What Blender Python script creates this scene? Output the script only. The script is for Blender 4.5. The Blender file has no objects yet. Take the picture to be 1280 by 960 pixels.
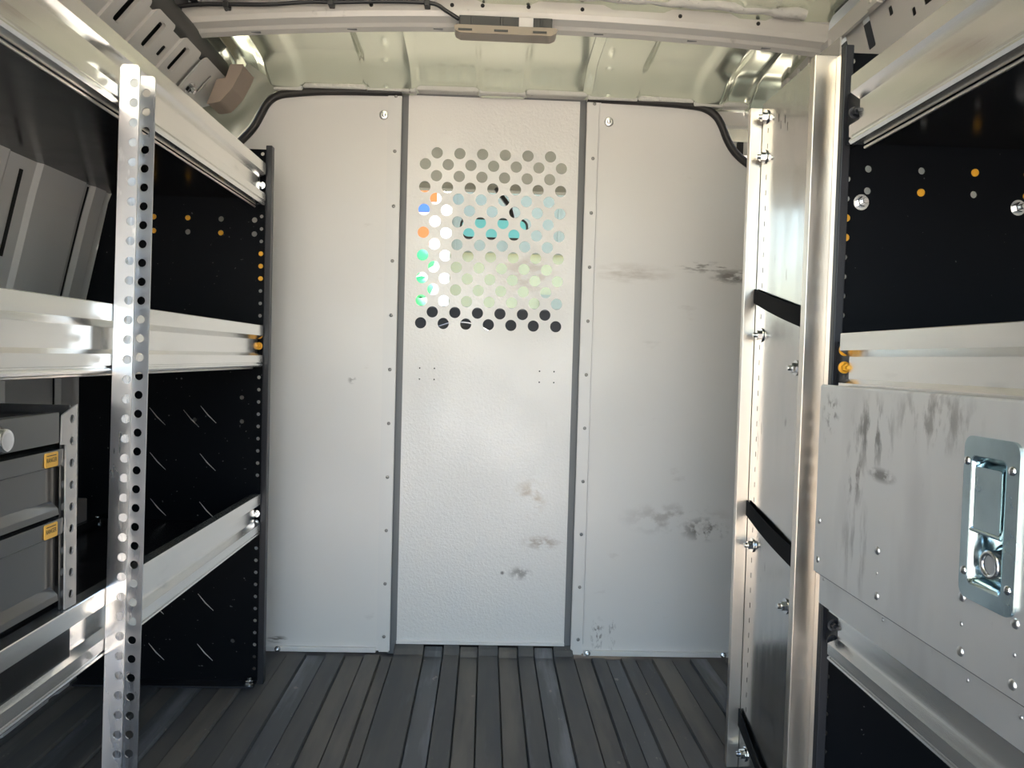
import bpy, bmesh, math, random
from mathutils import Vector, Matrix
random.seed(7)
S = bpy.context.scene
COL = S.collection
H = 0.755                       # camera height above the cargo floor; numbers below are relative to the lens height
# ------------------------------------------------------------------ camera
cam = bpy.data.cameras.new('camera')
cam.sensor_fit = 'HORIZONTAL'; cam.sensor_width = 36.0; cam.lens = 962.0 / 1280.0 * 36.0
cam.clip_start = 0.02; cam.clip_end = 400
co = bpy.data.objects.new('camera', cam); COL.objects.link(co)
_dy = Vector((-32, 33, -962)).normalized()
_up = Vector((.0265, 1, 0)); _up = (_up - _dy * _up.dot(_dy)).normalized()
_dx = _dy.cross(_up)
R = Matrix((_dx, _dy, _up))     # rows: world axes in camera space -> camera-to-world rotation
co.matrix_world = Matrix.Translation((0, 0, H)) @ R.to_4x4()
S.camera = co
# ------------------------------------------------------------------ world, sun, exposure
S.view_settings.view_transform = 'Standard'; S.view_settings.look = 'None'
S.view_settings.gamma = 1.0; S.view_settings.exposure = 2.84
S.view_settings.use_curve_mapping = False
W = bpy.data.worlds.new('world'); S.world = W; W.use_nodes = True
wn = W.node_tree.nodes; wl = W.node_tree.links
bg = wn['Background']
sky = wn.new('ShaderNodeTexSky'); sky.sky_type = 'NISHITA'; sky.sun_disc = False
sky.sun_elevation = math.radians(52); sky.sun_rotation = math.radians(40)
sky.air_density = 1.2; sky.dust_density = 3.5; sky.ozone_density = .8
wl.new(sky.outputs[0], bg.inputs[0]); bg.inputs[1].default_value = 0.17
sun = bpy.data.lights.new('sun', 'SUN'); sun.energy = 2.6; sun.angle = math.radians(.6); sun.color = (1, .93, .82)
so = bpy.data.objects.new('sun', sun); COL.objects.link(so)
so.rotation_euler = Vector((-.55, -.45, -.95)).to_track_quat('-Z', 'Y').to_euler()
so.location = (3, 3, 8)

# ------------------------------------------------------------------ materials
def mat(name, col, rough=.5, metal=0., coat=0., noise=None, bump=None, rnoise=None, spec=.5, flecks=None, stains=None, spots=None):
    """noise=(colour2, scale xyz, contrast lo, hi); bump=(scale xyz, strength, distance); rnoise=(scale xyz, lo, hi)
    flecks / stains = list of (colour, scale xyz, threshold lo, hi, detail)"""
    m = bpy.data.materials.new(name); m.use_nodes = True
    N = m.node_tree.nodes; L = m.node_tree.links; b = N['Principled BSDF']
    b.inputs['Base Color'].default_value = (*col, 1); b.inputs['Roughness'].default_value = rough
    b.inputs['Metallic'].default_value = metal; b.inputs['Coat Weight'].default_value = coat
    b.inputs['Coat Roughness'].default_value = .08; b.inputs['Specular IOR Level'].default_value = spec
    geo = N.new('ShaderNodeNewGeometry')
    def tex(scale, detail=4, off=0, rough_=.6):
        mp = N.new('ShaderNodeMapping'); mp.inputs['Scale'].default_value = scale
        mp.inputs['Location'].default_value = (off, off * 1.7, off * .6)
        L.new(geo.outputs['Position'], mp.inputs[0])
        t = N.new('ShaderNodeTexNoise'); t.inputs['Scale'].default_value = 1; t.inputs['Detail'].default_value = detail
        t.inputs['Roughness'].default_value = rough_
        L.new(mp.outputs[0], t.inputs[0]); return t.outputs[0]
    def ramp(src, lo, hi, a=0., b_=1.):
        r = N.new('ShaderNodeMapRange'); r.inputs[1].default_value = lo; r.inputs[2].default_value = hi
        r.inputs[3].default_value = a; r.inputs[4].default_value = b_; L.new(src, r.inputs[0]); return r.outputs[0]
    cur = None
    def mix(fac, c2):
        nonlocal cur
        x = N.new('ShaderNodeMix'); x.data_type = 'RGBA'
        L.new(fac, x.inputs[0]); x.inputs[7].default_value = (*c2, 1)
        if cur is None: x.inputs[6].default_value = (*col, 1)
        else: L.new(cur, x.inputs[6])
        cur = x.outputs[2]
    if noise: mix(ramp(tex(noise[1]), noise[2], noise[3]), noise[0])
    for k, st in enumerate((stains or []) + (flecks or [])):
        mix(ramp(tex(st[1], st[4] if len(st) > 4 else 3, 3.1 * (k + 1)), st[2], st[3], 0, st[5] if len(st) > 5 else 1), st[0])
    for k, (c2, ctr, rad, sc, lo, hi, amt) in enumerate(spots or []):      # worn or dirty places with a shape of their own
        mp = N.new('ShaderNodeMapping'); mp.inputs['Scale'].default_value = [1 / r for r in rad]
        mp.inputs['Location'].default_value = [-(c_ + (H if i == 2 else 0)) / r for i, (c_, r) in enumerate(zip(ctr, rad))]
        L.new(geo.outputs['Position'], mp.inputs[0])
        ln_ = N.new('ShaderNodeVectorMath'); ln_.operation = 'LENGTH'; L.new(mp.outputs[0], ln_.inputs[0])
        fall = ramp(ln_.outputs['Value'], .35, 1., 1, 0); nz = ramp(tex(sc, 5, 5.3 + k), lo, hi, 0, amt)
        mu = N.new('ShaderNodeMath'); mu.operation = 'MULTIPLY'; L.new(fall, mu.inputs[0]); L.new(nz, mu.inputs[1]); mix(mu.outputs[0], c2)
    if cur is not None: L.new(cur, b.inputs['Base Color'])
    if rnoise: L.new(ramp(tex(rnoise[0], 4, 9.), .35, .65, rnoise[1], rnoise[2]), b.inputs['Roughness'])
    if bump:
        bn = N.new('ShaderNodeBump'); bn.inputs['Strength'].default_value = bump[1]; bn.inputs['Distance'].default_value = bump[2]
        L.new(tex(bump[0], 3, 1.3), bn.inputs['Height']); L.new(bn.outputs[0], b.inputs['Normal'])
    return m
M = {}
M['extrusion'] = mat('mill_aluminium', (.88, .87, .84), .2, .92, rnoise=((40, 1.2, 40), .15, .25), stains=[((.60, .59, .57), (30, 9, 40), .64, .74, 4, .45)])
M['upright'] = mat('brushed_aluminium', (.58, .585, .60), .28, .95, rnoise=((20, 20, 3), .2, .36), stains=[((.9, .9, .9), (40, 40, 14), .62, .68, 4, .5)])
M['channel'] = mat('satin_aluminium', (.80, .74, .67), .34, 1., rnoise=((18, 18, 4), .28, .42), stains=[((.6, .6, .6), (30, 30, 9), .62, .72, 4, .5)])
M['web'] = mat('mirror_aluminium', (.60, .59, .57), .16, 1., rnoise=((30, 30, 3), .12, .24),
               stains=[((.33, .32, .31), (50, 50, 12), .66, .70, 4, .8), ((.5, .5, .5), (12, 12, 4), .55, .75, 3, .5)])
M['locker'] = mat('scuffed_steel_sheet', (.76, .75, .73), .36, .68, rnoise=((9, 9, 3), .30, .42),
                  spots=[((.18, .165, .15), (.458, .89, -.075), (.1, .06, .05), (30, 60, 18), .5, .6, .8), ((.2, .18, .165), (.458, 1.0, -.06), (.1, .03, .03), (30, 70, 60), .5, .6, .7),
                         ((.2, .18, .165), (.458, .93, -.13), (.1, .03, .05), (30, 60, 24), .5, .6, .8), ((.2, .18, .165), (.458, .865, -.123), (.1, .035, .010), (30, 50, 90), .4, .52, .8),
                         ((.25, .23, .21), (.458, .77, -.05), (.1, .09, .04), (30, 50, 18), .5, .62, .7), ((.3, .28, .26), (.458, .92, -.22), (.1, .05, .07), (30, 50, 10), .5, .62, .6)],
                  stains=[((.40, .38, .36), (26, 26, 10), .66, .74, 5, .5), ((.52, .50, .49), (12, 9, 3), .5, .75, 3, .6)])
D1 = (.20, .18, .165)
M['bulkhead'] = mat('galvanised_sheet', (.76, .74, .72), .50, .25, rnoise=((3, 3, 3), .46, .56), bump=((420, 420, 420), .12, .002),
                    spots=[(D1, (.62, 1.94, .222), (.07, .1, .022), (26, 26, 90), .42, .55, .9), (D1, (.55, 1.94, .243), (.09, .1, .018), (30, 30, 110), .48, .6, .7),
                           ((.42, .37, .32), (.36, 1.94, .222), (.12, .1, .03), (14, 14, 60), .4, .6, .5), (D1, (.57, 1.94, -.425), (.07, .1, .035), (45, 45, 45), .46, .58, .9),
                           ((.40, .36, .33), (.50, 1.94, -.40), (.16, .1, .05), (20, 20, 30), .46, .6, .6), (D1, (.303, 1.94, -.70), (.02, .1, .05), (120, 120, 60), .5, .58, .8),
                           (D1, (.34, 1.94, -.70), (.012, .1, .05), (120, 120, 50), .52, .6, .6), (D1, (-.51, 1.94, -.725), (.03, .1, .012), (30, 30, 160), .42, .55, .9), (D1, (-.335, 1.94, -.065), (.012, .1, .012), (90, 90, 90), .45, .55, .6)],
                    stains=[((.50, .46, .43), (9, 9, 22), .68, .78, 5, .35)])
M['bulk_door'] = mat('stucco_embossed_sheet', (.79, .77, .75), .46, .28, rnoise=((4, 4, 4), .42, .54), bump=((170, 170, 170), .35, .003),
                     spots=[((.36, .34, .32), (.10, 1.95, -.55), (.035, .1, .02), (60, 60, 60), .42, .55, .9), ((.45, .38, .32), (.155, 1.95, -.47), (.06, .1, .02), (30, 30, 60), .42, .56, .8),
                            ((.52, .43, .34), (.12, 1.95, -.36), (.05, .1, .06), (20, 20, 30), .44, .6, .7), ((.55, .47, .41), (.10, 1.95, .215), (.10, .1, .06), (30, 30, 60), .44, .6, .5), (D1, (.055, 1.95, -.55), (.006, .1, .006), (90, 90, 90), .3, .4, .9)],
                     stains=[((.55, .50, .46), (7, 7, 24), .68, .78, 5, .35)])
M['strip'] = mat('strip_sheet', (.74, .725, .71), .5, .25)
M['old_rivet'] = mat('dull_rivet', (.30, .29, .28), .4, .8)
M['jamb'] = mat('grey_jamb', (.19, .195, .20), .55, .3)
M['black'] = mat('black_powder_coat', (.004, .005, .007), .42, 0, spec=.08, bump=((500, 500, 500), .08, .001),
                 flecks=[((.16, .16, .16), (130, 130, 130), .755, .78, 1, .6)])
M['tray'] = mat('gloss_black_sheet', (.014, .014, .015), .18, 0, spec=.5, rnoise=((8, 8, 8), .12, .24))
M['post_black'] = mat('black_edge', (.022, .023, .028), .38, .1, spec=.4)
M['rubber'] = mat('ribbed_rubber', (.078, .081, .085), .62, 0, noise=((.12, .115, .108), (9, 1.3, 5), .42, .62),
                  bump=((300, 120, 300), .15, .001),
                  flecks=[((.26, .23, .19), (55, 38, 30), .70, .74, 3, .5), ((.12, .125, .14), (30, 4, 30), .62, .70, 4, .7)])
M['rubber_dusty'] = mat('dusty_rubber', (.15, .138, .122), .6, 0, noise=((.085, .083, .082), (12, 1.6, 5), .42, .60), bump=((300, 120, 300), .15, .001),
                        flecks=[((.30, .27, .22), (55, 38, 30), .70, .74, 3, .5)])
M['rubber_scuffed'] = mat('scuffed_rubber', (.09, .095, .102), .5, 0, noise=((.18, .19, .21), (20, 2.2, 5), .50, .66), bump=((300, 120, 300), .15, .001),
                          flecks=[((.34, .31, .27), (45, 30, 30), .67, .72, 3, .6)])
M['edge'] = mat('black_rubber_edging', (.025, .023, .022), .5)
M['strap'] = mat('black_webbing', (.012, .012, .013), .8, 0, spec=.2)
M['roof'] = mat('gloss_roof_paint', (.85, .90, .75), .15, .85, coat=.5, rnoise=((4, 4, 4), .13, .20))
M['bow'] = mat('white_body_paint', (.60, .58, .54), .35, 0, coat=.4, stains=[((.3, .28, .26), (30, 30, 30), .66, .75, 4, .5)])
M['rail'] = mat('pale_grey_body_paint', (.62, .60, .57), .4, .1, coat=.3)
M['sealer'] = mat('pale_sealer', (.62, .61, .57), .6, bump=((80, 80, 80), .6, .006), flecks=[((.2, .19, .18), (70, 70, 70), .66, .7, 3, .7)])
M['wall'] = mat('grey_metallic_body', (.78, .78, .77), .36, .2, coat=.3)
M['dark'] = mat('dark_void', (.012, .012, .012), .7)
M['tube'] = mat('dark_grey_tube', (.055, .053, .05), .5)
M['pillar'] = mat('pillar_paint', (.42, .43, .35), .22, .3, coat=.8)
M['beige'] = mat('beige_foam', (.36, .29, .24), .7)
M['zinc'] = mat('zinc_bolt', (.75, .76, .76), .22, 1.)
M['bluezinc'] = mat('blue_zinc_latch', (.55, .68, .72), .18, 1., rnoise=((30, 30, 30), .1, .28))
M['chrome'] = mat('chrome', (.85, .85, .85), .08, 1.)
M['rivet'] = mat('rivet_aluminium', (.75, .74, .73), .3, 1.)
M['drawer'] = mat('drawer_sheet', (.15, .15, .148), .2, .7)
M['frame'] = mat('cabinet_frame', (.50, .48, .46), .4, .6)
M['yellow'] = mat('orange_plastic', (.85, .42, .03), .4)
M['label_y'] = mat('yellow_label', (.80, .45, .07), .4)
M['ink'] = mat('black_ink', (.02, .018, .015), .5)
M['paper'] = mat('white_label', (.75, .73, .70), .6)
M['lens'] = mat('smoked_lens', (.23, .18, .13), .3, coat=.4)
M['black_plastic'] = mat('black_plastic', (.018, .018, .02), .4)
M['headliner'] = mat('headliner_fabric', (.24, .24, .20), .9)
M['dash'] = mat('dash_plastic', (.02, .021, .025), .5)
M['mirror'] = mat('teal_mirror_reflection', (.22, .72, .76), .4, .0)  # matte teal painted in for the sky reflection on the mirror glass
M['ground'] = mat('sunlit_concrete', (.58, .51, .41), .85, noise=((.48, .42, .34), (.8, .8, .8), .4, .6))
M['facade'] = mat('pale_green_render', (.33, .32, .20), .8, noise=((.29, .29, .18), (1, 1, 1), .4, .6))
M['fasc'] = mat('grey_green_cladding', (.20, .215, .175), .7)
M['white'] = mat('white_render', (.85, .85, .85), .7)
M['blue'] = mat('blue_sign', (.05, .13, .50), .5)
M['orange'] = mat('orange_sign', (.60, .13, .02), .5)
M['green'] = mat('leaf_green', (.06, .42, .15), .7)
M['hole_ink'] = M['dark']
g = bpy.data.materials.new('clear_glass'); g.use_nodes = True
n = g.node_tree.nodes; n.remove(n['Principled BSDF'])
tr = n.new('ShaderNodeBsdfTransparent'); tr.inputs[0].default_value = (.88, .93, .91, 1)
gl = n.new('ShaderNodeBsdfGlossy'); gl.inputs['Roughness'].default_value = .02
mx = n.new('ShaderNodeMixShader'); mx.inputs[0].default_value = .05
g.node_tree.links.new(tr.outputs[0], mx.inputs[1])
g.node_tree.links.new(gl.outputs[0], mx.inputs[2]); g.node_tree.links.new(mx.outputs[0], n['Material Output'].inputs[0])
M['glass'] = g

# ------------------------------------------------------------------ mesh helpers
class MB:
    def __init__(s): s.v = []; s.f = []; s.m = []; s.sm = []
    def add(s, vs, fs, mi=0, smooth=False):
        o = len(s.v); s.v += [tuple(v) for v in vs]
        for f in fs: s.f.append([i + o for i in f]); s.m.append(mi); s.sm.append(smooth)
        return s
    def box(s, x0, x1, y0, y1, z0, z1, mi=0):
        v = [(x, y, z) for x in (x0, x1) for y in (y0, y1) for z in (z0, z1)]
        return s.add(v, [(0, 1, 3, 2), (4, 6, 7, 5), (0, 4, 5, 1), (2, 3, 7, 6), (0, 2, 6, 4), (1, 5, 7, 3)], mi)
    def prism(s, poly, a, b, fn, mi=0, smooth=False):
        """closed 2-D polygon swept from a to b; fn(u, v, t) -> xyz"""
        k = len(poly)
        v = [fn(u, w, a) for u, w in poly] + [fn(u, w, b) for u, w in poly]
        s.add(v, [(i, (i + 1) % k, (i + 1) % k + k, i + k) for i in range(k)], mi, smooth)
        return s.add(v, [list(range(k))[::-1], list(range(k, 2 * k))], mi)
    def tube(s, pts, r, seg=12, mi=0, caps=True):
        pts = [Vector(p) for p in pts]; rings = []
        up = Vector((0, 0, 1))
        for i, p in enumerate(pts):
            d = (pts[min(i + 1, len(pts) - 1)] - pts[max(i - 1, 0)]).normalized()
            a = d.cross(up)
            if a.length < 1e-4: a = d.cross(Vector((1, 0, 0)))
            a.normalize(); b = a.cross(d)
            rr = r[i] if isinstance(r, (list, tuple)) else r
            rings.append([p + a * math.cos(2 * math.pi * k / seg) * rr + b * math.sin(2 * math.pi * k / seg) * rr for k in range(seg)])
        v = [q for ring in rings for q in ring]; f = []
        for i in range(len(pts) - 1):
            for k in range(seg):
                k2 = (k + 1) % seg; f.append((i * seg + k, i * seg + k2, (i + 1) * seg + k2, (i + 1) * seg + k))
        s.add(v, f, mi, True)
        if caps: s.add(rings[0], [list(range(seg))[::-1]], mi); s.add(rings[-1], [list(range(seg))], mi)
        return s
    def lathe(s, prof, c, axis, seg=20, mi=0):
        """prof: (radius, along) list; axis: unit vector"""
        ax = Vector(axis).normalized(); a = ax.orthogonal().normalized(); b = ax.cross(a); c = Vector(c)
        v = []; f = []
        for r, t in prof:
            for k in range(seg):
                th = 2 * math.pi * k / seg
                v.append(c + ax * t + (a * math.cos(th) + b * math.sin(th)) * r)
        for i in range(len(prof) - 1):
            for k in range(seg):
                k2 = (k + 1) % seg; f.append((i * seg + k, i * seg + k2, (i + 1) * seg + k2, (i + 1) * seg + k))
        s.add(v, f, mi, True)
        return s.add(v[-seg:], [list(range(seg))], mi)
    def grid(s, P, mi=0, smooth=True):
        nr = len(P); nc = len(P[0])
        v = [p for row in P for p in row]
        return s.add(v, [(i * nc + j, i * nc + j + 1, (i + 1) * nc + j + 1, (i + 1) * nc + j) for i in range(nr - 1) for j in range(nc - 1)], mi, smooth)
    def plate(s, outline, holes, t, fn, mi=0):
        """flat sheet with real holes; outline/holes in (u, v), thickness t; fn(u, v, w) -> xyz"""
        cu = bpy.data.curves.new('c', 'CURVE'); cu.dimensions = '2D'; cu.fill_mode = 'BOTH'; cu.extrude = t / 2
        for loop in [outline] + holes:
            sp = cu.splines.new('POLY'); sp.points.add(len(loop) - 1); sp.use_cyclic_u = True
            for p, q in zip(sp.points, loop): p.co = (q[0], q[1], 0, 1)
        ob = bpy.data.objects.new('c', cu); COL.objects.link(ob)
        dg = bpy.context.evaluated_depsgraph_get(); me = bpy.data.meshes.new_from_object(ob.evaluated_get(dg))
        s.add([fn(*v.co) for v in me.vertices], [list(p.vertices) for p in me.polygons], mi)
        bpy.data.objects.remove(ob); bpy.data.curves.remove(cu); bpy.data.meshes.remove(me)
        return s
def circ(u, v, r, k=20): return [(u + r * math.cos(2 * math.pi * i / k), v + r * math.sin(2 * math.pi * i / k)) for i in range(k)]
def rrect(u0, u1, v0, v1, r, k=5):
    o = []
    for cx, cy, a0 in ((u1 - r, v1 - r, 0), (u0 + r, v1 - r, 90), (u0 + r, v0 + r, 180), (u1 - r, v0 + r, 270)):
        for i in range(k + 1):
            a = math.radians(a0 + 90 * i / k); o.append((cx + r * math.cos(a), cy + r * math.sin(a)))
    return o
def YZ(x): return lambda u, v, w: (x + w, u, v)      # sheet standing along the van
def XZ(y): return lambda u, v, w: (u, y + w, v)      # sheet standing across the van
LOC = {}
def link(o, parent, loc):
    COL.objects.link(o)
    if parent is not None:
        o.parent = parent; o.location = Vector(loc) - LOC[parent.name]
    else: o.location = loc
    LOC[o.name] = Vector(loc)
def obj(name, mb, m, parent=None, bevel=0, kind=None, label=None, smooth_angle=None):
    ms = m if isinstance(m, (list, tuple)) else [m]
    vs = [Vector((v[0], v[1], v[2] + H)) for v in mb.v]
    lo = Vector([min(v[i] for v in vs) for i in range(3)]); hi = Vector([max(v[i] for v in vs) for i in range(3)])
    c = (lo + hi) / 2
    if parent is None: c.z = lo.z
    me = bpy.data.meshes.new(name); me.from_pydata([v - c for v in vs], [], mb.f)
    for k in ms: me.materials.append(M[k])
    for p, mi, sm in zip(me.polygons, mb.m, mb.sm): p.material_index = mi; p.use_smooth = sm
    bm = bmesh.new(); bm.from_mesh(me); bmesh.ops.recalc_face_normals(bm, faces=bm.faces); bm.to_mesh(me); bm.free()
    o = bpy.data.objects.new(name, me); link(o, parent, c)
    if bevel:
        b = o.modifiers.new('bevel', 'BEVEL'); b.width = bevel; b.segments = 2; b.limit_method = 'ANGLE'
    if kind: o['kind'] = kind
    if label: o['label'] = label
    return o
def copyof(src, parent, loc):
    c = src.copy(); link(c, parent, (loc[0], loc[1], loc[2] + H)); return c
def thing(name, label, cat, loc, group=None):
    o = bpy.data.objects.new(name, None); o.empty_display_size = .05
    link(o, None, (loc[0], loc[1], loc[2] + H)); o['label'] = label; o['category'] = cat
    if group: o['group'] = group
    return o
def tag(o, label, cat, group=None):
    o['label'] = label; o['category'] = cat
    if group: o['group'] = group
    return o
def dome(c, ax, r, h=None):
    h = h or r * .55
    return MB().lathe([(r, 0), (r * .97, h * .35), (r * .75, h * .75), (r * .4, h * .95), (r * .02, h)], c, ax, 14)
def hexbolt(c, ax, r=.009):
    b = MB(); b.lathe([(r * 1.5, 0), (r * 1.5, .002), (r * 1.02, .0021)], c, ax, 20)
    b.lathe([(r, .002), (r, .0075), (r * .9, .009)], c, ax, 6)
    b.lathe([(r * .55, .009), (r * .55, .014), (r * .48, .015)], c, ax, 12)
    for i in range(len(b.sm)): b.sm[i] = False
    return b
FL = -.755

# ================================================================== SETTING
# floor: ribbed rubber mat
bx = [-.945, -.90, -.852, -.80, -.757, -.71, -.667, -.62, -.578, -.532, -.480, -.432, -.383, -.335, -.288, -.246, -.216, -.139, -.091, -.048, -.002, .050, .099, .141, .190, .242, .286, .323, .361, .399, .442, .492, .539, .585, .63, .67, .72, .765, .81, .872]
def floor_prof():
    p = []
    for i in range(len(bx) - 1):
        z = 0 if i % 2 == 0 else -.005
        p += [(bx[i] + .0022, z), (bx[i + 1] - .0022, z), (bx[i + 1], -.012)]
    return p
fp = floor_prof()
f = MB()
WORN = [0, 1, 0, 2, 0, 1, 2, 0, 1, 0, 0, 2, 0, 1, 1, 1, 0, 2, 0, 1, 0, 1, 0, 2, 0, 1, 0, 2, 0, 0, 1, 0, 2, 0, 1, 0, 0, 1, 0, 0]
rows = [[(x, y, FL + z) for x, z in fp] for y in (-.35, .6, 1.2, 1.925)]
f.grid(rows, smooth=False)
rows = [[(x, y, FL + z * (1 - k) + dz) for x, z in fp if -.218 < x < .244] for y, dz, k in ((1.9251, 0.0005, 0), (1.936, .012, 0), (1.948, .019, 0))]
f.grid(rows, smooth=False)
f.box(-.96, .90, -.35, 1.99, FL - .03, FL - .0125)
FO = obj('floor', f, ['rubber', 'rubber_dusty', 'rubber_scuffed'], kind='structure')
for p in FO.data.polygons:                                # some ribs carry more dust than others
    cx = p.center.x + FO.location.x
    for i in range(len(bx) - 1):
        if bx[i] <= cx < bx[i + 1] and p.area < .12: p.material_index = WORN[i]

# ceiling: ribbed roof skin
ribs = [-.66, -.60, -.552, -.468, -.312, -.190, -.036, .080, .234, .360, .500, .575, .64]
def roof_z(x, y):
    prof = [(-.35, .75), (1.60, .745), (1.66, .715), (1.72, .709), (1.80, .704), (1.835, .701), (1.862, .694), (1.89, .6805), (1.92, .6635), (1.945, .652)]
    for (a, za), (b, zb) in zip(prof, prof[1:]):
        if y <= b + 1e-6: z = za + (zb - za) * (y - a) / (b - a); break
    else: z = prof[-1][1]
    z -= .014 * (x / .65) ** 2
    d = 0
    for i in range(len(ribs) - 1):                        # raised pans between pressed beads
        if ribs[i] <= x <= ribs[i + 1]:
            e = min(x - ribs[i], ribs[i + 1] - x); t = min(1, e / .010)
            d = (1 if i % 2 else -1) * .0045 * t * t * (3 - 2 * t)
    return z + d
xs = sorted(set([-.74 + i * .02 for i in range(73)] + [r + k for r in ribs for k in (-.011, -.007, -.004, 0, .004, .007, .011)]))
ys = [-.35, .3, .9, 1.3, 1.5, 1.58, 1.60, 1.62, 1.64, 1.66, 1.68, 1.70, 1.72, 1.74, 1.76, 1.78, 1.80, 1.815, 1.83, 1.845, 1.86, 1.875, 1.89, 1.905, 1.92, 1.9325, 1.945]
r_ = MB(); r_.grid([[(x, y, roof_z(x, y)) for x in xs] for y in ys])
CEI = obj('ceiling', r_, 'roof', kind='structure')
obj('outer_skin', MB().box(-.95, .97, -.36, 1.945, .775, .80), 'white', CEI)

# body sides
def wall_x(z): return max(-.852 - .23 * (.32 - z), -.915) if z < .32 else -.852 + .35 * (z - .32)
w = MB()
zs = [-.755, -.5, -.3, -.1, 0, .1, .2, .28, .34, .42, .52]
def wall_off(y):
    if y < .62: return 0
    for a, b in ((.70, 1.02), (1.06, 1.395), (1.475, 1.652), (1.668, 1.735)):
        if a <= y <= b:
            t = min(1, min(y - a, b - y) / .012); return .006 * t
    return 0
wy = sorted(set([-.35, .3, .62, .70, .712, .85, 1.0, 1.02, 1.008, 1.06, 1.072, 1.2, 1.383, 1.395, 1.475, 1.487, 1.64, 1.652, 1.668, 1.68, 1.723, 1.735, 1.95]))
w.grid([[(wall_x(z) + wall_off(y), y, z) for y in wy] for z in zs], smooth=False)
w.box(-.96, -.95, -.35, 1.95, FL - .03, .79)
WL = obj('wall_left', w, 'wall', kind='structure')
for (ya, yb) in ((1.430, 1.442), (1.655, 1.662), (.93, .945)):           # dark pressed slots in the side panels
    k = MB(); za, zb = (.16, .318) if ya != 1.655 else (-.20, .335)
    rowsk = []
    for z in [za + (zb - za) * i / 8 for i in range(9)]:
        x = wall_x(z) + wall_off((ya + yb) / 2) + .0015
        rowsk.append([(x, ya, z), (x + .001, (ya + yb) / 2, z), (x, yb, z)])
    k.grid(rowsk); obj('slot', k, 'dark', WL)
w = MB().box(.885, .897, -.35, 1.95, FL - .03, .78)
obj('wall_right', w, 'wall', kind='structure')

# left roof rail with slots, pressed bosses and end plate
tl = MB()
slots = [rrect(y - .013, y + .013, .578, .624, .006) for y in (1.185, 1.295, 1.405, 1.515, 1.635)] + [rrect(1.572, 1.586, .585, .603, .003)]
tilt = lambda u, v, w_: (-.66 + (v - .60) * .85 + w_ * .7, u, v - w_ * .7)
tl.plate([(-.3, .535), (1.93, .535), (1.93, .640), (-.3, .640)], slots, .002, tilt)
for y0, y1 in ((1.11, 1.23), (1.25, 1.335), (1.365, 1.45), (1.47, 1.555), (1.60, 1.69)):
    k = MB()
    tl.plate(rrect(y0, y1, .560, .634, .010), [rrect(y - .013, y + .013, .578, .624, .006) for y in (1.185, 1.295, 1.405, 1.515, 1.635) if y0 < y - .014 and y + .014 < y1], .006,
             lambda u, v, w_: (-.655 + (v - .60) * .85 + w_ * .7, u, v - w_ * .7))
T1 = obj('trim_1', tl, 'rail', kind='structure')
k = MB().plate([(-.3, .54), (1.92, .54), (1.92, .646), (-.3, .646)], [], .002, lambda u, v, w_: (-.685 + (v - .60) * .85 + w_, u, v))
obj('backing', k, 'dark', T1)
e = MB()
e.plate(rrect(1.70, 1.845, .560, .632, .014), [rrect(1.765, 1.775, .580, .615, .003), rrect(1.773, 1.788, .594, .599, .002)], .003,
        lambda u, v, w_: (-.648 + (v - .60) * .85 + w_ * .7, u, v - w_ * .7))
T2 = obj('trim_2', e, 'rail', kind='structure')
obj('bolt', hexbolt((-.668, 1.735, .574), (.76, 0, -.65), .010), 'zinc', T2)
# right roof rail
tr_ = MB()
sl2 = [rrect(y - .014, y + .014, .622, .678, .004) for y in (1.30, 1.493, 1.588)] + [rrect(1.403, 1.417, .648, .664, .003), rrect(1.340, 1.352, .620, .634, .003), rrect(1.505, 1.515, .690, .702, .002)]
tr_.plate([(-.3, .575), (1.93, .575), (1.93, .71), (-.3, .71)], sl2, .002, lambda u, v, w_: (.735 + (.62 - v) * .3 + w_, u, v))
tr_.plate([(-.3, .565), (1.93, .565), (1.93, .585), (-.3, .585)], [], .010, lambda u, v, w_: (.745 + w_, u, v))
T3 = obj('trim_3', tr_, 'rail', kind='structure')
k = MB().box(.775, .785, -.3, 1.93, .52, .72)
obj('backing', k, 'dark', T3)
fl_ = MB()                                                       # notched flange along the right roof edge
fl_.box(.699, .706, -.3, 1.93, .668, .705)
for y in (1.40, 1.60, 1.70, 1.76, 1.82, 1.88): fl_.box(.692, .704, y, y + .035, .666, .680)
for y in (1.42, 1.66): fl_.box(.688, .706, y, y + .004, .674, .708)
obj('trim_4', fl_, 'rail', kind='structure')
# header seam over the partition
hd = MB()
for i in range(len(ribs) - 1):
    a, b = ribs[i], ribs[i + 1]; up_ = .004 if i % 2 else -.003
    zc = .6605 - .014 * ((a + b) / 1.3) ** 2 + up_ * .6
    hd.box(a, b, 1.925, 1.955, zc - .008, zc + .007)
hd.box(-.62, .62, 1.945, 1.99, .655, .665)
obj('trim_5', hd, 'sealer', bevel=.004, kind='structure')
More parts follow.
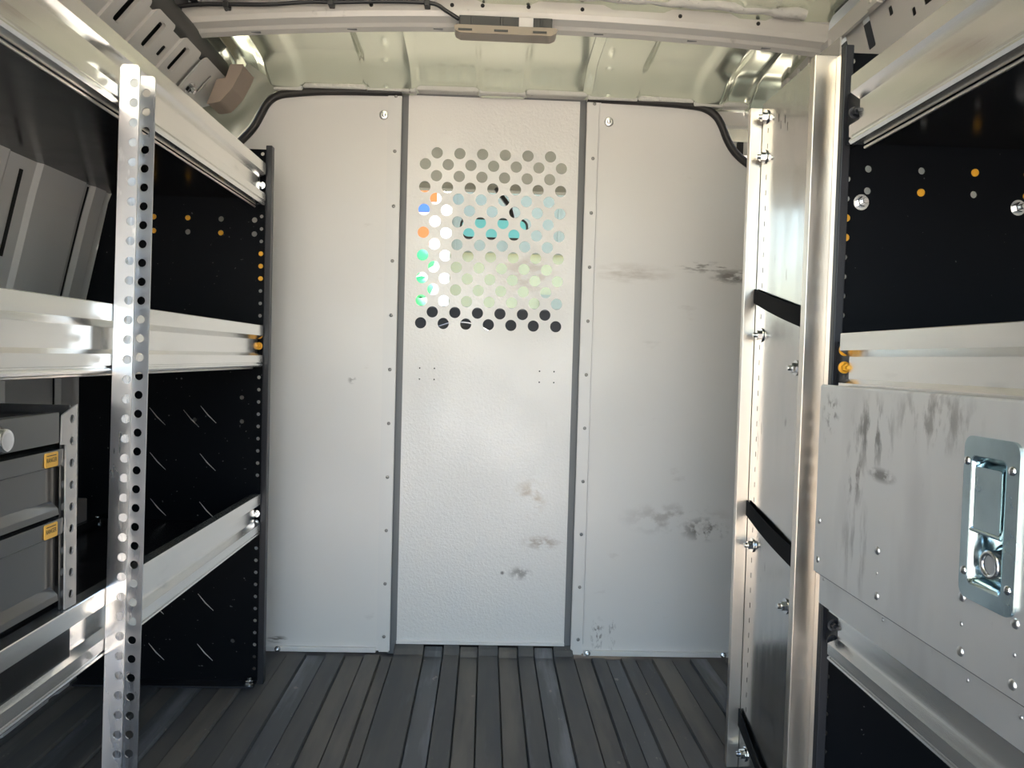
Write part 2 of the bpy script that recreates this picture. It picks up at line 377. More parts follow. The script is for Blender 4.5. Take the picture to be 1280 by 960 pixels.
# front left corner: glossy pillar skin and beige foam block
pl = MB(); edge0 = [(-.515, 1.935, .650), (-.552, 1.93, .628), (-.572, 1.925, .595), (-.592, 1.92, .555), (-.625, 1.915, .515), (-.66, 1.91, .47)]
edge1 = [(-.572, 1.83, .668), (-.585, 1.83, .645), (-.603, 1.83, .606), (-.632, 1.83, .575), (-.679, 1.83, .56), (-.73, 1.82, .53)]
G = []
for a, b in zip(edge0, edge1):
    row = []
    for i in range(9):
        t = i / 8; p = Vector(a).lerp(Vector(b), t); p += Vector((-.006, .012, .006)) * math.sin(math.pi * t); row.append(p)
    G.append(row)
pl.grid(G); obj('trim_6', pl, 'pillar', kind='structure')
bf = MB(); poly = [(-.600, .651), (-.569, .652), (-.576, .634), (-.595, .597), (-.622, .566), (-.652, .559), (-.640, .590), (-.630, .616), (-.610, .620)]
bf.prism(poly, 1.795, 1.875, lambda u, v, t: (u, t, v)); obj('trim_7', bf, 'beige', bevel=.005, kind='structure')
obj('foot_light_block', MB().box(-.90, .90, 1.985, 1.995, FL - .03, FL + .10), 'dark', kind='structure')  # dark box added behind the partition foot to block light from the cab
# front right corner behind the partition notch
cr = MB()
cr.box(.50, .74, 1.955, 1.985, .606, .640); cr.box(.56, .76, 2.02, 2.06, .550, .585); cr.box(.50, .76, 2.10, 2.14, .655, .675)
cr.plate(rrect(.636, .662, .625, .655, .009), [circ(.644, .640, .003, 10), circ(.655, .642, .003, 10)], .003, XZ(1.95))
obj('trim_8', cr, 'bow', bevel=.003, kind='structure')
k = MB().box(.60, .80, 2.0, 2.02, .48, .535); k.box(.635, .65, 1.99, 2.0, .53, .575)
obj('trim_9', k, 'dark', kind='structure')
# dark gap between roof skin and left rail
k = MB().box(-.72, -.60, -.3, 1.90, .70, .712); obj('trim_10', k, 'dark', kind='structure')

# roof bow
bw = MB()
def arch(x, z): return z - .030 * (x / .65) ** 2 + .010 * x / .65
prof = [(1.612, .748), (1.618, .742), (1.618, .716), (1.622, .706), (1.640, .700), (1.646, .694), (1.660, .690), (1.664, .694), (1.664, .716), (1.664, .748)]
bxs = [-.64 + 1.34 * i / 24 for i in range(25)]
rowsb = [[(x, y, arch(x, z)) for x in bxs] for y, z in prof]
bw.grid(rowsb, smooth=False)
T11 = obj('trim_11', bw, 'bow', kind='structure')
for x in (-.55, -.256, -.09, -.027, .068, .18, .385, .55):
    k = MB().lathe([(.0042, -.002), (.0042, .0012), (.001, .0014)], (x, 1.618, arch(x, .727)), (0, -1, 0), 10)
    obj('hole', k, 'dark', T11)
for x in (-.50, -.30, -.12, .22, .42, .58):
    k = MB().box(x - .010, x + .010, 1.650, 1.655, arch(x, .6915), arch(x, .6935)); obj('slot', k, 'jamb', T11)
sl = MB(); bead = []
for i in range(60):
    x = -.62 + 1.26 * i / 59; bead.append((x, 1.596 + .003 * math.sin(i * 1.7), arch(x, .746) + .001 * math.sin(i * 2.3)))
sl.tube(bead, [.010 + .0008 * math.sin(i * 1.1) + .001 * random.random() for i in range(60)], 10)
obj('trim_12', sl, 'sealer', kind='structure')

# ================================================================== PARTITION
P = thing('partition', 'pale grey metal cargo partition with a perforated centre door across the front of the cargo area', 'partition', (0, 1.94, FL))
lw = [(-.93, .47), (-.93, FL + .004), (-.226, FL + .004), (-.226, .650), (-.40, .646), (-.50, .637), (-.535, .628), (-.556, .610), (-.572, .580), (-.590, .548), (-.620, .515), (-.66, .475), (-.72, .47)]
rw = [(.235, FL + .004), (.88, FL + .004), (.88, .468), (.72, .470), (.655, .500), (.615, .530), (.592, .562), (.576, .598), (.560, .622), (.535, .638), (.50, .645), (.40, .650), (.235, .653)]
def smooth_path(pts, n=6):
    out = []
    for i in range(len(pts) - 1):
        p0 = Vector(pts[max(i - 1, 0)]); p1 = Vector(pts[i]); p2 = Vector(pts[i + 1]); p3 = Vector(pts[min(i + 2, len(pts) - 1)])
        for j in range(n):
            t = j / n
            out.append(tuple(.5 * ((2 * p1) + (-p0 + p2) * t + (2 * p0 - 5 * p1 + 4 * p2 - p3) * t * t + (-p0 + 3 * p1 - 3 * p2 + p3) * t ** 3)))
    return out + [tuple(pts[-1])]
lwo = lw[:3] + smooth_path(lw[3:]); rwo = smooth_path(rw[2:]) + rw[:2]
sp = [obj('side_panel', MB().plate(lwo, [], .003, XZ(1.9415)), 'bulkhead', P, label='left side panel of the partition'),
      obj('side_panel', MB().plate(rwo, [], .003, XZ(1.9415)), 'bulkhead', P, label='right side panel of the partition')]
for path in (lw[3:-1], rw[3:]):
    pts = [(u, 1.937, v) for u, v in smooth_path(path)]
    obj('edge_trim', MB().tube(pts, .0095, 10), 'edge', P)
holes = []
for r in range(16):
    z = .510 - r * .02845
    dx = -.0002 * r
    if r % 2 == 0: holes += [circ(-.137 + .05705 * i + dx, z, .0143, 24) for i in range(6)]
    else: holes += [circ(-.1655 + .05705 * i + dx, z, .0143, 24) for i in range(7)]
small = [circ(x, z, .0021, 8) for x in (-.168, -.131, .136, .173) for z in (-.031, -.059)]
dp = MB().plate([(-.2105, -.732), (.2190, -.732), (.2190, .650), (-.2105, .650)], holes + small, .0025, XZ(1.955))
dp.box(-.2105, .2190, 1.946, 1.9535, -.735, -.728)
DP = obj('door_panel', dp, 'bulk_door', P, label='embossed centre door panel with a field of round holes')
obj('door_jamb', MB().box(-.2320, -.2090, 1.9575, 1.966, FL - .01, .655).box(-.2320, -.2285, 1.9434, 1.9575, FL - .004, .65), 'jamb', P)
obj('door_jamb', MB().box(.2175, .2420, 1.9575, 1.966, FL - .01, .658).box(.2385, .2420, 1.9434, 1.9575, FL - .004, .65), 'jamb', P)
obj('header_gap', MB().box(-.225, .234, 1.956, 1.964, .651, .664), 'jamb', P)
rv = None
for x0, x1, xr in ((-.2555, -.2265, -.2405), (.2355, .2645, .2530)):
    st = MB().plate(rrect(x0, x1, FL + .030, .656, .003, 3), [], .003, XZ(1.9365))
    edge = x0 - .004 if x0 < 0 else x1 + .001
    st.box(edge, edge + .004, 1.935, 1.9395, FL + .030, .648)
    st.box(x0 + .002, x1 - .002, 1.9375, 1.9395, FL + .002, FL + .0302)
    so_ = obj('mounting_strip', st, 'strip', P)
    for i in range(11):
        z = .640 - .1353 * i
        if rv is None: rv = obj('rivet', dome((xr, 1.935, z), (0, -1, 0), .0044), 'old_rivet', so_)
        else: copyof(rv, so_, (xr, 1.935 - .00115, z))
for x0, x1 in ((-.535, -.2605), (.2675, .70)):
    bf_ = MB().box(x0, x1, 1.930, 1.9395, FL + .002, FL + .014)
    b_ = obj('bottom_flange', bf_, 'strip', P, bevel=.001)
    for x in ([-.505] if x0 < 0 else [.277, .627]):
        obj('screw', hexbolt((x, 1.930, FL + .009), (0, -1, 0), .005), 'zinc', b_)
for x, z in ((-.270, .594), (.291, .598)):
    c_ = obj('cup_washer', MB().lathe([(.0115, 0), (.0115, .0015), (.009, .003), (.006, .0032)], (x, 1.94, z), (0, -1, 0), 20), 'rivet', P)
    obj('screw_head', dome((x, 1.9368, z), (0, -1, 0), .0052), 'chrome', c_)

# ================================================================== SHELVING
LIPP = [(-.001, .092), (0, .091), (0, .0690), (-.0135, .0605), (-.0135, .0310), (0, .0250), (0, .0100), (-.003, .0088), (-.003, .0070), (-.0004, .006), (0, .0035), (-.003, 0), (-.020, 0), (-.022, .004), (-.022, .088), (-.020, .092)]
def lip(X, sgn, y0, y1, zb):
    return MB().prism(LIPP, y0, y1, lambda u, v, t: (X + sgn * u, t, zb + v))
def shelf(unit, X, sgn, y0, y1, zb, back, bolts='zinc', yl=None):
    yl = yl or y1 - .02
    xo = X - sgn * .0235
    t = MB().box(min(xo, back), max(xo, back), y0, y1, zb + .018, zb + .026)
    t.box(min(xo, xo - sgn * .004), max(xo, xo - sgn * .004), y0, y1, zb + .008, zb + .018)
    t.box(min(back, back + sgn * .012), max(back, back + sgn * .012), y0, y1, zb + .0262, zb + .040)
    sh = obj('shelf', t, 'tray', unit)
    obj('front_lip', lip(X, sgn, y0, yl, zb), 'extrusion', sh)
    hem = MB().tube([(xo + sgn * .0005, y0, zb - .0030), (xo + sgn * .0005, yl, zb - .0030)], .0022, 10)
    obj('hem', hem, 'channel', sh)
    br = MB().box(min(X - sgn * .0225, X - sgn * .018), max(X - sgn * .0225, X - sgn * .018), yl + .001, y1 - .001, zb + .012, zb + .082)
    obj('end_bracket', br, 'post_black', sh)
    for dz in (.046, .070 if bolts == 'yellow' else .024):
        obj('end_bolt', hexbolt((X - sgn * .012, yl + .012, zb + dz), (0, -1, 0), .0055), bolts, sh)
    return sh
# ---- left unit
XL = -.4965
LU = thing('shelving_unit', 'left shelving unit with three aluminium lipped shelves and a black end panel', 'shelves', (-.67, .9, FL), 'van shelving units')
zl = (.322, -.034, -.411)
for i, z in enumerate(zl): shelf(LU, XL, 1, -.05, 1.748, z, -.845, 'zinc' if i != 1 else 'yellow')
hs = []
zz = .440
while zz > -.745:
    if not any(zb - .012 < zz < zb + .105 for zb in zl): hs.append(circ(-.5105, zz, .0042, 10))
    zz -= .0277
mh = [(x, z) for x in (-.823, -.748, -.673, -.600, -.526) for z in (.293, .262)]
plugs = {(-.748, .293), (-.748, .262), (-.673, .293), (-.600, .262), (-.823, .262)}
hs += [circ(x, z, .0062, 12) for x, z in mh] + [circ(x, z, .005, 10) for x, z in ((-.548, -.105), (-.547, -.159), (-.652, -.158), (-.56, -.66))]
EP = obj('end_panel', MB().plate([(-.908, FL + .002), (-.500, FL + .002), (-.500, .450), (-.80, .450), (-.848, .32), (-.908, .04)], hs, .002, XZ(1.751)), 'black', LU, label='black perforated end panel')
obj('end_flange', MB().box(-.4995, -.4860, 1.737, 1.757, FL + .001, .456), 'post_black', EP, bevel=.0015)
pg = None
for x, z in sorted(plugs):
    if pg is None: pg = obj('hole_plug', MB().lathe([(.0058, 0), (.0058, .003), (.005, .0036)], (x, 1.7525, z), (0, -1, 0), 12), 'yellow', EP)
    else: copyof(pg, EP, (x, 1.7525 - .0018, z))
for i in (6, 7, 8):
    copyof(pg, EP, (-.5105, 1.7515, .440 - .0277 * (i + 2)))
mk = None  # light grey colour stands in for reflections on the panel's embossed bumps
for x, z in ((-.622, -.148), (-.735, -.155), (-.622, -.256), (-.733, -.256), (-.622, -.365), (-.731, -.360), (-.622, -.575), (-.733, -.585), (-.622, -.690), (-.731, -.690), (-.66, -.158)):
    if mk is None: mk = obj('embossed_glint', MB().tube([(x - .017, 1.7497, z + .022), (x, 1.7485, z + .002), (x + .018, 1.7497, z - .016)], [.0005, .0012, .0005], 8), 'frame', EP); mkz = (x, z)
    else: copyof(mk, EP, (x + .0005, 1.7491, z + .003))
obj('foot_angle', MB().box(-.90, -.503, 1.715, 1.7495, FL + .001, FL + .005), 'post_black', EP)
obj('foot_bolt', hexbolt((-.515, 1.73, FL + .005), (0, 0, 1), .009), 'zinc', EP)
obj('wall_bracket', MB().box(-.900, -.862, 1.56, 1.70, -.3845, -.330), 'frame', LU, bevel=.002)
obj('wall_bracket_bolt', hexbolt((-.84, 1.70, -.3845), (0, 0, 1), .008), 'zinc', LU)
# perforated U upright standing against the lips
def upright(unit, yt, z1, lean, n1=.0262):
    z0 = FL + .001
    def fy(z): return yt - lean * (z1 - z)
    hz = [z1 - .025 - n1 * i for i in range(int((z1 - z0 - .03) / n1))]
    def sheet(y_off, xa, xb, zt, ph):
        pl = rrect(xa, xb, z0, zt, .006, 4)
        return pl
    m = MB()
    hA = [circ((XL + .0205), z, .0059, 14) for z in hz]
    m.plate(rrect(XL + .0015, XL + .0272, z0, z1, .006, 4), hA, .002, lambda u, v, w_: (u, fy(v) + w_, v))
    m.plate(rrect(XL + .0015, XL + .0272, z0, z1 + .002, .006, 4), [circ(XL + .0150, z + .003, .0059, 14) for z in hz], .002, lambda u, v, w_: (u, fy(v) + .048 + w_, v))
    m.add([(x, fy(z) + dy, z) for x in (XL + .0006, XL + .0026) for z in (z0, z1 - .004) for dy in (.0005, .0475)],
          [(0, 1, 3, 2), (4, 6, 7, 5), (0, 4, 5, 1), (2, 3, 7, 6), (0, 2, 6, 4), (1, 5, 7, 3)])
    return obj('upright', m, 'upright', unit, label='perforated aluminium U-section upright')
upright(LU, 1.052, .376, .034)
# ---- right unit
XR = .475
RU = thing('shelving_unit', 'right shelving unit behind the aluminium locker door, with black perforated end panel', 'shelves', (.68, .5, FL), 'van shelving units')
zr = (.300, -.046, -.404)
for i, z in enumerate(zr): shelf(RU, XR + .004, -1, -.05, 1.086, z, .865, 'post_black' if i != 1 else 'yellow', 1.030)
hs = []; zz = .435
while zz > -.745:
    if not any(zb - .012 < zz < zb + .105 for zb in zr): hs.append(circ(.5085, zz, .0042, 10))
    zz -= .0277
mh = [(x, z) for x in (.5375, .615, .6925, .770) for z in (.284, .253)]
pl2 = {(.615, .253), (.6925, .284), (.770, .253), (.770, .284)}
hs += [circ(x, z, .0052, 12) for x, z in mh]
EP2 = obj('end_panel', MB().plate([(.501, FL + .002), (.868, FL + .002), (.868, .446), (.501, .446)], hs, .002, XZ(1.091)), 'black', RU, label='black perforated end panel')
obj('end_flange', MB().box(.4905, .5035, 1.076, 1.0895, FL + .001, .452), 'post_black', EP2, bevel=.0015)
for x, z in sorted(pl2): copyof(pg, EP2, (x, 1.0925 - .0018, z))
for i in (8, 9): copyof(pg, EP2, (.5085, 1.0915, .435 - .0277 * i))
for x in (.528, .757): obj('panel_bolt', hexbolt((x, 1.09, .236), (0, -1, 0), .0075), 'zinc', EP2)

# ================================================================== TALL ALUMINIUM CHANNEL
TC = thing('channel_panel', 'tall bright aluminium channel panel with diagonal black straps, standing ahead of the right shelving', 'panel', (.50, 1.27, FL))
def wx(y): return .512 - (y - 1.14) / .26 * .020
sl_ = []
for col, ph in ((1.376, 0), (1.172, .013)):
    z = .42 - ph
    while z > FL + .03:
        sl_.append([(col - .0013, z - .0045), (col + .0013, z - .0045), (col + .0013, z + .0045), (col - .0013, z + .0045)]); z -= .0277
for y, z in ((1.335, .43), (1.325, .415), (1.31, .42), (1.30, .405), (1.20, .33), (1.215, .32)):
    sl_.append([(y - .0012, z - .007), (y + .0012, z - .007), (y + .0012, z + .007), (y - .0012, z + .007)])
wp = MB().plate([(1.14, FL + .002), (1.402, FL + .002), (1.402, .474), (1.14, .490)], sl_, .002, lambda u, v, w_: (wx(u) + w_, u, v))
obj('web', wp, 'web', TC)
nf = MB().box(.4745, .5095, 1.1385, 1.1415, FL + .002, .461); nf.box(.4745, .4765, 1.1415, 1.156, FL + .002, .461)
nf.box(.5065, .5095, 1.114, 1.1385, FL + .002, .458); nf.box(.5070, .5125, 1.112, 1.114, FL + .002, .458)
obj('flange', nf, 'channel', TC, bevel=.0008)
ff = MB().box(.4690, .4905, 1.4005, 1.4035, FL + .002, .467); ff.box(.4690, .4710, 1.4035, 1.414, FL + .002, .467)
obj('flange', ff, 'channel', TC, bevel=.0008)
for (ya, za, zb_), (yc, zc, zd) in (((1.398, .139, .113), (1.215, .094, .062)), ((1.398, -.250, -.277), (1.214, -.294, -.326)), ((1.398, -.640, -.672), (1.20, -.745, -.7535))):
    st = []
    N_ = 8
    for i in range(N_ + 1):
        t = i / N_; y = ya + (yc - ya) * t; bow_ = .003 * math.sin(math.pi * t) + .003
        sag = .001 * math.sin(math.pi * t)
        x = wx(y) - bow_
        zt = za + (zc - za) * t - sag; zl_ = zb_ + (zd - zb_) * t - sag
        st.append([(x, y, zt), (x - .0025, y, zt), (x - .0025, y, zl_), (x, y, zl_), (x, y, zt)])
    obj('strap', MB().grid(st, smooth=False), 'strap', TC, label='black strap slanting across the web')
for y, z in ((1.385, .446), (1.385, .375), (1.195, .465), (1.195, .378), (1.372, .054), (1.235, -.003), (1.376, -.328), (1.238, -.395), (1.376, -.715)):
    obj('bolt', hexbolt((wx(y) - .001, y, z), (-1, 0, 0), .0085), 'zinc', TC)

# ================================================================== LOCKER DOOR WITH PADDLE LATCH
LX = .458
LD = thing('locker_door', 'scuffed aluminium locker door with recessed paddle latch on the right shelving', 'locker', (LX, .5, -.32))
pk = rrect(.651, .698, -.197, -.078, .006)
dpn = MB().plate([(-.05, -.279), (1.034, -.279), (1.034, -.026), (-.05, -.026)], [pk], .0025, YZ(LX))
dpn.box(LX + .0013, LX + .012, -.05, 1.034, -.0285, -.026)
dpn.tube([(LX + .002, -.05, -.0265), (LX + .002, 1.034, -.0265)], .0028, 8)
DPN = obj('door_panel', dpn, 'locker', LD)
kpn = MB().plate([(-.05, -.3225), (1.030, -.3225), (1.030, -.262), (-.05, -.262)], [], .0022, YZ(LX + .0072))
kpn.box(LX + .0084, LX + .0175, -.05, 1.030, -.3225, -.320)
obj('lower_panel', kpn, 'locker', LD)
obj('seam_shade', MB().box(LX - .0006, LX + .0060, -.05, 1.0295, -.2803, -.2792), 'jamb', LD)  # dark strip painted in for the shade under the door panel's edge
rb = None
for y, z, big in ((1.022, -.208, 1), (1.022, -.261, 1), (.866, -.210, 1), (.864, -.262, 1), (.7075, -.214, 1), (.7065, -.266, 1), (.634, -.214, 1), (.634, -.267, 1), (.50, -.214, 1), (.50, -.267, 1),
                  (1.018, -.287, 0), (.866, -.236, 0), (.862, -.289, 0), (.7075, -.240, 0), (.7055, -.293, 0), (.634, -.241, 0), (.632, -.294, 0)):
    if big:
        if rb is None: rb = obj('rivet', dome((LX - .0012, y, z), (-1, 0, 0), .0048), 'rivet', LD)
        else: copyof(rb, LD, (LX - .0012 - .00132, y, z))
    else:
        xs_ = LX - .0012 if z > -.279 else LX + .0061
        obj('small_rivet', dome((xs_, y, z), (-1, 0, 0), .0022), 'rivet', LD)
LT = obj('latch', MB().plate(rrect(.634, .710, -.212, -.060, .011), [pk], .003, YZ(LX - .0028)), 'bluezinc', LD, bevel=.0008, label='blue-tinted zinc paddle latch plate')
rim = MB()
loop0 = rrect(.6505, .6985, -.1975, -.0775, .006); loop1 = rrect(.654, .695, -.193, -.082, .004)
k_ = len(loop0)
rim.add([(LX - .0045, u, v) for u, v in loop0] + [(LX - .001, u, v) for u, v in loop1] + [(LX + .016, u, v) for u, v in loop1],
        [(i + j * k_, (i + 1) % k_ + j * k_, (i + 1) % k_ + (j + 1) * k_, i + (j + 1) * k_) for j in range(2) for i in range(k_)], smooth=True)
rim.add([(LX + .016, u, v) for u, v in loop1], [list(range(k_))])
obj('latch_dish', rim, 'bluezinc', LD)
pad = MB().plate(rrect(.656, .693, -.145, -.0875, .003), [], .002, YZ(LX - .003))
pad.add([(LX - .004, .656, -.0885), (LX - .004, .693, -.0885), (LX + .006, .693, -.0835), (LX + .006, .656, -.0835)], [(0, 1, 2, 3)])
pad.add([(LX - .004, .656, -.1445), (LX - .004, .693, -.1445), (LX + .003, .693, -.150), (LX + .003, .656, -.150)], [(0, 1, 2, 3)])
pad.tube([(LX - .004, .654, -.1465), (LX - .004, .695, -.1465)], .002, 8)
obj('paddle', pad, 'bluezinc', LD, label='paddle handle of the latch')
obj('lock_cylinder', MB().lathe([(.0132, .0), (.0132, .019), (.0122, .0205), (.0090, .0206), (.0085, .0190)], (LX + .0155, .668, -.173), (-1, 0, 0), 24), 'zinc', LD)
obj('latch_boss', MB().lathe([(.019, 0), (.0185, .004), (.0140, .006)], (LX + .0155, .668, -.173), (-1, 0, 0), 24), 'bluezinc', LD)
for y, z in ((.705, -.084), (.643, -.085), (.703, -.187), (.642, -.188)): obj('screw', dome((LX - .0043, y, z), (-1, 0, 0), .0042), 'chrome', LT)
# brackets that carry the door on the shelving
obj('door_bracket', MB().box(LX + .0015, .4785, .98, 1.02, -.030, -.0285), 'locker', LD)

# ================================================================== DRAWER CABINET
CX = -.502; zb = -.3845
DC = thing('drawer_cabinet', 'dark grey drawer cabinet with chrome lock and yellow labels on the lower left shelf', 'cabinet', (-.66, .5, zb))
body = MB(); body.box(-.82, CX - .022, .2, .958, zb, -.085); body.box(-.82, CX - .012, .2, .945, -.085, -.083); body.box(-.82, CX - .006, .957, .960, zb, -.072)
body.box(-.82, -.817, .2, .958, -.085, -.072)
obj('body', body, 'tray', DC)
stp = [(.926, -.312), (.962, -.312), (.962, -.0705), (.957, -.0705), (.928, -.083), (.926, -.116), (.936, -.117), (.936, -.3115)]
fo = [(.936, -.318), (.961, -.318), (.961, -.0705), (.928, -.082), (.926, -.117), (.936, -.118)]
sth = [circ(.949, -.088 - .0268 * i, .0052, 12) for i in range(9)]
obj('face_frame', MB().plate(fo, sth, .002, YZ(CX + .001)), 'frame', DC, label='light grey frame strip with round marks')
obj('frame_backing', MB().box(CX - .006, CX - .004, .936, .957, -.318, -.085), 'drawer', DC)
tr2 = MB().box(CX - .012, CX, .2, .925, -.115, -.078)
obj('top_rail', tr2, 'drawer', DC, bevel=.0015)
lk = MB().lathe([(.0165, 0), (.0165, .002), (.0135, .005), (.0125, .012), (.011, .0135), (.008, .0132)], (CX, .804, -.099), (1, 0, 0), 28)
obj('lock', lk, 'chrome', DC)
def txt(mb, body_, size, fn, mi):
    cu = bpy.data.curves.new('t', 'FONT'); cu.body = body_; cu.size = size; cu.align_x = 'CENTER'; cu.align_y = 'CENTER'; cu.extrude = .0001
    ob = bpy.data.objects.new('t', cu); COL.objects.link(ob)
    dg = bpy.context.evaluated_depsgraph_get(); me = bpy.data.meshes.new_from_object(ob.evaluated_get(dg))
    mb.add([fn(*v.co) for v in me.vertices], [list(p.vertices) for p in me.polygons], mi)
    bpy.data.objects.remove(ob); bpy.data.curves.remove(cu); bpy.data.meshes.remove(me)
for z1, z0 in ((-.1215, -.200), (-.2045, -.303)):
    dm = MB().box(CX - .014, CX - .010, .2, .934, z0 + .012, z1 - .020)
    dm.box(CX - .014, CX - .0095, .929, .934, z0, z1 - .02)
    D_ = obj('drawer', dm, 'drawer', DC)
    obj('drawer_band', MB().prism([(CX - .014, z1), (CX - .0005, z1 - .001), (CX, z1 - .003), (CX - .001, z1 - .0200), (CX - .004, z1 - .022), (CX - .014, z1 - .020)], .2, .934, lambda u, v, t: (u, t, v)), 'drawer', D_)
    obj('finger_pull', MB().prism([(CX - .012, z0 + .014), (CX - .010, z0 + .016), (CX - .001, z0 + .007), (CX, z0), (CX - .003, z0 - .001), (CX - .005, z0 + .004)], .2, .925, lambda u, v, t: (u, t, v)), 'drawer', D_)
    lb = MB().plate(rrect(.894, .921, z1 - .0195, z1 - .0025, .002, 3), [], .0008, YZ(CX + .0004), 0)
    txt(lb, 'RANGER', .0064, lambda u, v, w_: (CX + .00095 + w_, .9075 + u * .85, z1 - .0115 + v * 1.15), 1)
    lb.box(CX + .0008, CX + .0010, .8975, .917, z1 - .0065, z1 - .0055, 1)
    obj('label', lb, ['label_y', 'ink'], D_, label='small yellow maker label with dark lettering')
obj('base_rail', MB().box(CX - .012, CX - .002, .2, .956, zb, -.321), 'tray', DC, bevel=.001)

# ================================================================== CEILING FITTINGS
DL = thing('dome_light', 'flat brown-lensed cargo lamp hanging under the white roof bow', 'lamp', (.021, 1.585, .645))
hb = MB().box(-.073, .116, 1.585, 1.609, .666, .692)
for x in (-.05, .01, .05, .09): hb.box(x, x + .006, 1.583, 1.585, .670, .690)
obj('housing', hb, 'black_plastic', DL, bevel=.003)
ln = MB().prism([(-.083, .663), (-.080, .655), (-.070, .650), (.113, .650), (.123, .655), (.126, .663), (.120, .666), (-.077, .666)], 1.568, 1.607, lambda u, v, t: (u, t, v))
obj('lens', ln, 'lens', DL, bevel=.003, label='smoked brown lens')
for x in (-.06, .012, .09): obj('lens_notch', MB().box(x - .014, x + .014, 1.5665, 1.5685, .654, .658), 'black_plastic', DL)
obj('sticker', MB().box(.048, .077, 1.5815, 1.5828, .668, .690), 'paper', DL, label='white sticker')
for x in (-.03, .068): obj('clip', MB().prism([(x - .010, .6915), (x + .010, .6915), (x + .008, .697), (x - .008, .697)], 1.594, 1.612, lambda u, v, t: (u, t, v)), 'bow', DL)
cp = [(-.648, 1.604, .690), (-.60, 1.604, .697), (-.54, 1.602, .700), (-.46, 1.602, .703), (-.38, 1.602, .7115), (-.32, 1.602, .7135), (-.24, 1.602, .7185), (-.17, 1.602, .7205), (-.125, 1.602, .7185), (-.10, 1.602, .705), (-.0745, 1.600, .690)]
cb = thing('wiring_cable', 'black wiring cable clipped along the roof bow to the lamp', 'cable', (-.36, 1.602, .69))
obj('cable', MB().tube([(u, 1.602 - .001, v) for (u, v) in smooth_path([(p[0], p[2]) for p in cp], 5)], .0042, 8), 'black_plastic', cb)
for x, z in ((-.545, .700), (-.335, .713), (-.14, .720)):
    obj('cable_clip', MB().box(x - .006, x + .006, 1.596, 1.617, z - .007, z + .005), 'black_plastic', cb, bevel=.002)
tb = MB().tube([(-.640, y, .652 + .001 * math.sin(y * 9)) for y in [-.2 + 2.03 * i / 20 for i in range(21)]], .026, 20)
tag(obj('padded_tube', tb, 'tube'), 'long dark grey padded tube running under the left edge of the roof', 'tube')

# ================================================================== CAB SEEN THROUGH THE HOLES
hl = MB(); hl.box(-.85, .87, 1.99, 2.92, .640, .66)
hl.box(-.85, .87, 2.88, 2.93, .622, .66)
obj('headliner', hl, 'headliner', kind='structure')
cw = MB(); cw.box(-.90, -.86, 1.96, 3.7, -1.1, .08); cw.box(-.88, -.84, 1.96, 2.12, .08, .66)
obj('wall_front_left', cw, 'headliner', kind='structure')
cw = MB(); cw.box(.88, .92, 1.96, 3.7, -1.1, .08); cw.box(.86, .90, 1.96, 2.12, .08, .66)
obj('wall_front_right', cw, 'headliner', kind='structure')
ap = MB()
for s in (-1, 1): ap.tube([(.84 * s, 2.9, .63), (.88 * s, 3.65, .12)], .035, 10)
obj('trim_13', ap, 'headliner', kind='structure')
ws = MB().add([(-.84, 2.92, .62), (.84, 2.92, .62), (.88, 3.66, .10), (-.88, 3.66, .10)], [(0, 1, 2, 3)])
obj('window_1', ws, 'glass', kind='structure')
da = MB().prism([(3.02, -.9), (3.02, .19), (3.025, .197), (3.05, .198), (3.40, .19), (3.66, .10), (3.66, -.9)], -.85, .87, lambda u, v, t: (t, u, v))
obj('dashboard', da, 'dash', kind=None)
tag(bpy.data.objects['dashboard'], 'black dashboard seen through the lowest holes of the partition door', 'dashboard')
sw = thing('steering_wheel', 'black steering wheel just visible through the lowest row of holes', 'steering wheel', (-.07, 2.86, .0))
ring = [(-.10 + .17 * math.cos(a), 2.86 + .06 * math.sin(a), -.03 + .15 * math.sin(a)) for a in [2 * math.pi * i / 40 for i in range(41)]]
obj('rim', MB().tube(ring, .014, 10, caps=False), 'black_plastic', sw)
obj('hub', MB().lathe([(.06, 0), (.055, .03), (.02, .04)], (-.10, 2.90, -.03), (0, -1, .4), 20).tube([(-.26, 2.86, -.03), (.06, 2.86, -.03)], .012, 8).tube([(-.10, 2.9, -.03), (-.10, 2.97, -.06), (-.10, 3.0204, -.06)], .012, 10), 'black_plastic', sw)
rm = thing('rear_view_mirror', 'rear-view mirror with a painted teal reflection seen through the partition holes', 'mirror', (.015, 2.75, .42))
obj('mirror_glass', MB().plate(rrect(-.098, .128, .427, .488, .022), [], .003, XZ(2.747)), 'mirror', rm)
obj('mirror_back', MB().plate(rrect(-.106, .136, .420, .495, .026), [], .020, XZ(2.760)), 'black_plastic', rm, bevel=.004)
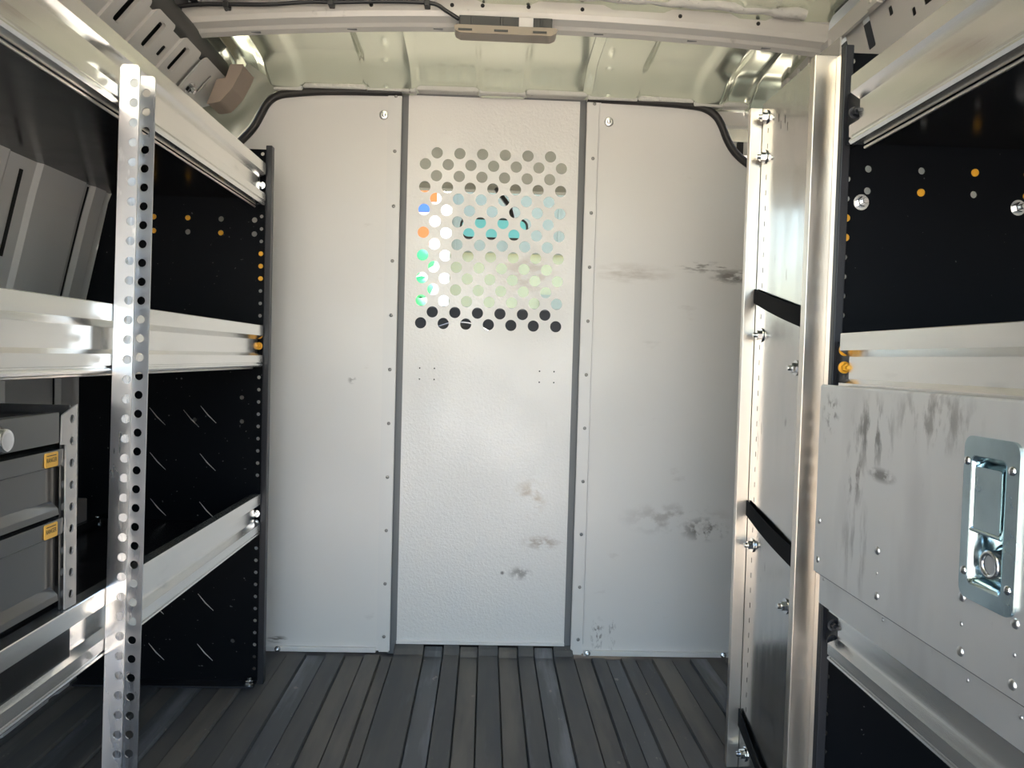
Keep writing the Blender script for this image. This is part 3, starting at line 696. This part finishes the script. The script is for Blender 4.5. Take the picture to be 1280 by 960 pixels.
obj('mirror_stem', MB().tube([(.085, 2.765, .48), (.07, 2.80, .545), (.02, 2.86, .62)], .010, 8), 'black_plastic', rm)

# ================================================================== OUTSIDE
GZ = FL - .55
gr = MB().add([(-40, -40, GZ), (40, -40, GZ), (40, 40, GZ), (-40, 40, GZ)], [(0, 1, 2, 3)])
obj('ground', gr, 'ground', kind='structure')
fb = thing('building', 'pale green rendered building with grey upper cladding ahead of the windscreen', 'building', (3, 12, GZ))
obj('facade', MB().box(-1.0, 9, 12, 16, GZ, 1.62), 'facade', fb)
cl_ = MB().box(-.59, 9.1, 11.9, 16.1, 1.62, 5)
for i in range(12): cl_.box(-.55 + i * .8, -.52 + i * .8, 11.88, 11.9, 1.62, 5)
obj('cladding', cl_, 'fasc', fb)
obj('door_opening', MB().box(.8, 2.0, 11.97, 12.0, GZ, 1.0), 'fasc', fb)
wb = thing('building', 'bright white sunlit wall seen through the left of the perforations', 'building', (-1.2, 12, GZ))
obj('wall', MB().box(-.98, -.60, 9.5, 11.85, GZ, 2.2).box(-1.0, -.58, 9.5, 11.85, 2.2, 2.3), 'white', wb)
sg = thing('sign_board', 'blue and orange striped sign board beside the white wall outside', 'sign', (-1.2, 9.3, GZ))
obj('panel', MB().box(-2.2, -.70, 9.0, 9.05, 1.25, 1.52), 'orange', sg)
obj('panel', MB().box(-2.2, -.70, 9.0, 9.05, 1.53, 1.66), 'white', sg)
obj('panel', MB().box(-2.2, -.70, 9.0, 9.05, 1.67, 1.78), 'blue', sg)
obj('panel', MB().box(-2.2, -.62, 9.0, 9.05, 1.79, 2.0), 'orange', sg)
for x in (-2.0, -.9): obj('post', MB().box(x - .03, x + .03, 9.06, 9.12, GZ, 1.9), 'white', sg)
hdg = MB()
for i in range(120):
    hdg.lathe([(.02, -.12), (.1, -.08), (.13, 0), (.09, .08), (.02, .12)], (-1.75 + 1.09 * random.random(), 8.2 + .4 * random.random(), GZ + .15 + 2.3 * random.random()), (random.random() - .5, random.random() - .5, 1), 7)
tag(obj('hedge', hdg, 'green'), 'bright green hedge at the left behind the windscreen', 'hedge')
